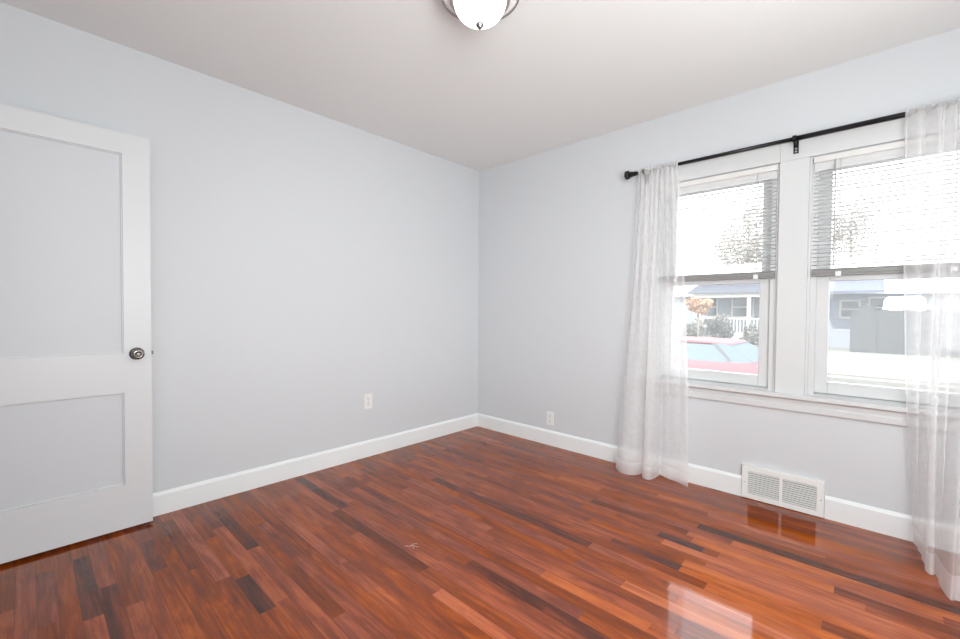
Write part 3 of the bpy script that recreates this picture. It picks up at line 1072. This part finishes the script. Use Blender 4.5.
HWd = (CY1 - CY0) / 2
body = loft([(-2.25, HWd * 0.72, HWd * 0.66, Gc + 0.30, Gc + 0.62), (-2.10, HWd * 0.90, HWd * 0.82, Gc + 0.20, Gc + 0.74), (-1.5, HWd * 0.98, HWd * 0.93, Gc + 0.18, Gc + 0.88),
             (-0.85, HWd, HWd * 0.95, Gc + 0.18, Gc + 0.98), (0.3, HWd, HWd * 0.95, Gc + 0.18, Gc + 1.01), (1.4, HWd, HWd * 0.94, Gc + 0.18, Gc + 1.04), (1.95, HWd * 0.96, HWd * 0.88, Gc + 0.22, Gc + 0.99),
             (2.12, HWd * 0.82, HWd * 0.74, Gc + 0.32, Gc + 0.86)], 'car_body', M_CAR)
yc = (CY0 + CY1) / 2
# cabin roof and glass house
wt, wbm = HWd * 0.72, HWd * 0.90
zb, zt = Gc + 1.0, Gc + 1.325
m = MB()
rp = [(-0.28, zt - 0.03), (0.05, zt + 0.003), (0.55, zt + 0.008), (1.04, zt - 0.015), (1.10, zt - 0.045), (0.55, zt - 0.04), (0.05, zt - 0.045), (-0.24, zt - 0.075)]
m.prism(rp, 'y', yc - wt, yc + wt)
m.build('car_roof', M_CAR, car, bevel=0.02)


def glass_prism(poly, name, y_in, y_out, sgn, material):
    """side panel leaning in from belt (y_out) to roof (y_in)."""
    m = MB()
    va, vb = [], []
    for x, z in poly:
        f = (z - zb) / (zt - zb)
        y = y_out + (y_in - y_out) * f
        va.append(m.bm.verts.new((x, y, z)))
        vb.append(m.bm.verts.new((x, y - sgn * 0.02, z)))
    n = len(poly)
    for i in range(n):
        m.bm.faces.new((va[i], va[(i + 1) % n], vb[(i + 1) % n], vb[i]))
    m.bm.faces.new(va[::-1])
    m.bm.faces.new(vb)
    return m.build(name, material, car)


for sgn in (-1, 1):
    yo, yi = yc + sgn * wbm, yc + sgn * wt
    glass_prism([(-0.80, zb), (-0.25, zt - 0.05), (0.25, zt - 0.05), (0.25, zb)], 'side_window', yi, yo, sgn, M_CGLASS)
    glass_prism([(0.30, zb), (0.30, zt - 0.05), (0.82, zt - 0.05), (1.08, zb + 0.04), (1.08, zb)], 'side_window', yi, yo, sgn, M_CGLASS)
    glass_prism([(0.25, zb), (0.25, zt - 0.03), (0.30, zt - 0.03), (0.30, zb)], 'door_pillar', yi, yo, sgn, M_CAR)
    glass_prism([(1.08, zb), (1.08, zb + 0.04), (0.82, zt - 0.05), (0.82, zt - 0.02), (0.88, zt - 0.03), (1.13, zb + 0.05), (1.13, zb)], 'rear_pillar', yi, yo, sgn, M_CARTRIM)
    glass_prism([(1.13, zb), (1.13, zb + 0.05), (0.88, zt - 0.03), (1.03, zt - 0.03), (1.44, zb + 0.03), (1.38, zb)], 'quarter_window', yi, yo, sgn, M_CGLASS)
    glass_prism([(-0.92, zb), (-0.30, zt - 0.02), (-0.23, zt - 0.03), (-0.80, zb)], 'front_pillar', yi, yo, sgn, M_CAR)
for pts, nm in ((((-0.90, zb), (-0.28, zt - 0.03)), 'windshield'), (((1.47, zb + 0.035), (1.05, zt - 0.03)), 'rear_window')):
    (xa, za), (xb, zb_) = pts
    m = MB()
    v = [(xa, yc - wbm, za), (xa, yc + wbm, za), (xb, yc + wt, zb_), (xb, yc - wt, zb_)]
    dx = 0.02 if nm == 'windshield' else -0.02
    va = [m.bm.verts.new(q) for q in v]
    vb = [m.bm.verts.new((q[0] + dx, q[1], q[2] - 0.01)) for q in v]
    for i in range(4):
        m.bm.faces.new((va[i], va[(i + 1) % 4], vb[(i + 1) % 4], vb[i]))
    m.bm.faces.new(va[::-1]); m.bm.faces.new(vb)
    m.build(nm, M_CGLASS, car)
for x in (-1.55, 1.15):
    for sgn in (-1, 1):
        y = yc + sgn * (HWd - 0.10)
        m = MB(); m.lathe([(0.0, -0.10), (0.22, -0.10), (0.30, -0.09), (0.32, -0.06), (0.32, 0.06), (0.30, 0.105), (0.20, 0.11), (0.19, 0.09), (0.0, 0.09)], (x, y, Gc + 0.32), (0, sgn, 0), 28)
        wv = m.build('wheel', M_TIRE, car, smooth=False)
        m = MB(); m.lathe([(0.0, 0.118), (0.05, 0.118), (0.07, 0.105), (0.185, 0.112), (0.185, 0.09)], (x, y, Gc + 0.32), (0, sgn, 0), 20)
        m.build('hubcap', M_BRUSH, wv)
m = MB(); m.box(2.00, 2.10, yc - HWd * 0.72, yc - HWd * 0.35, Gc + 0.66, Gc + 0.80); m.build('tail_light', mat('tail_light_red', (0.4, 0.02, 0.02), 0.2), car)
m = MB(); m.box(2.00, 2.10, yc + HWd * 0.35, yc + HWd * 0.72, Gc + 0.66, Gc + 0.80); m.build('tail_light', bpy.data.materials['tail_light_red'], car)
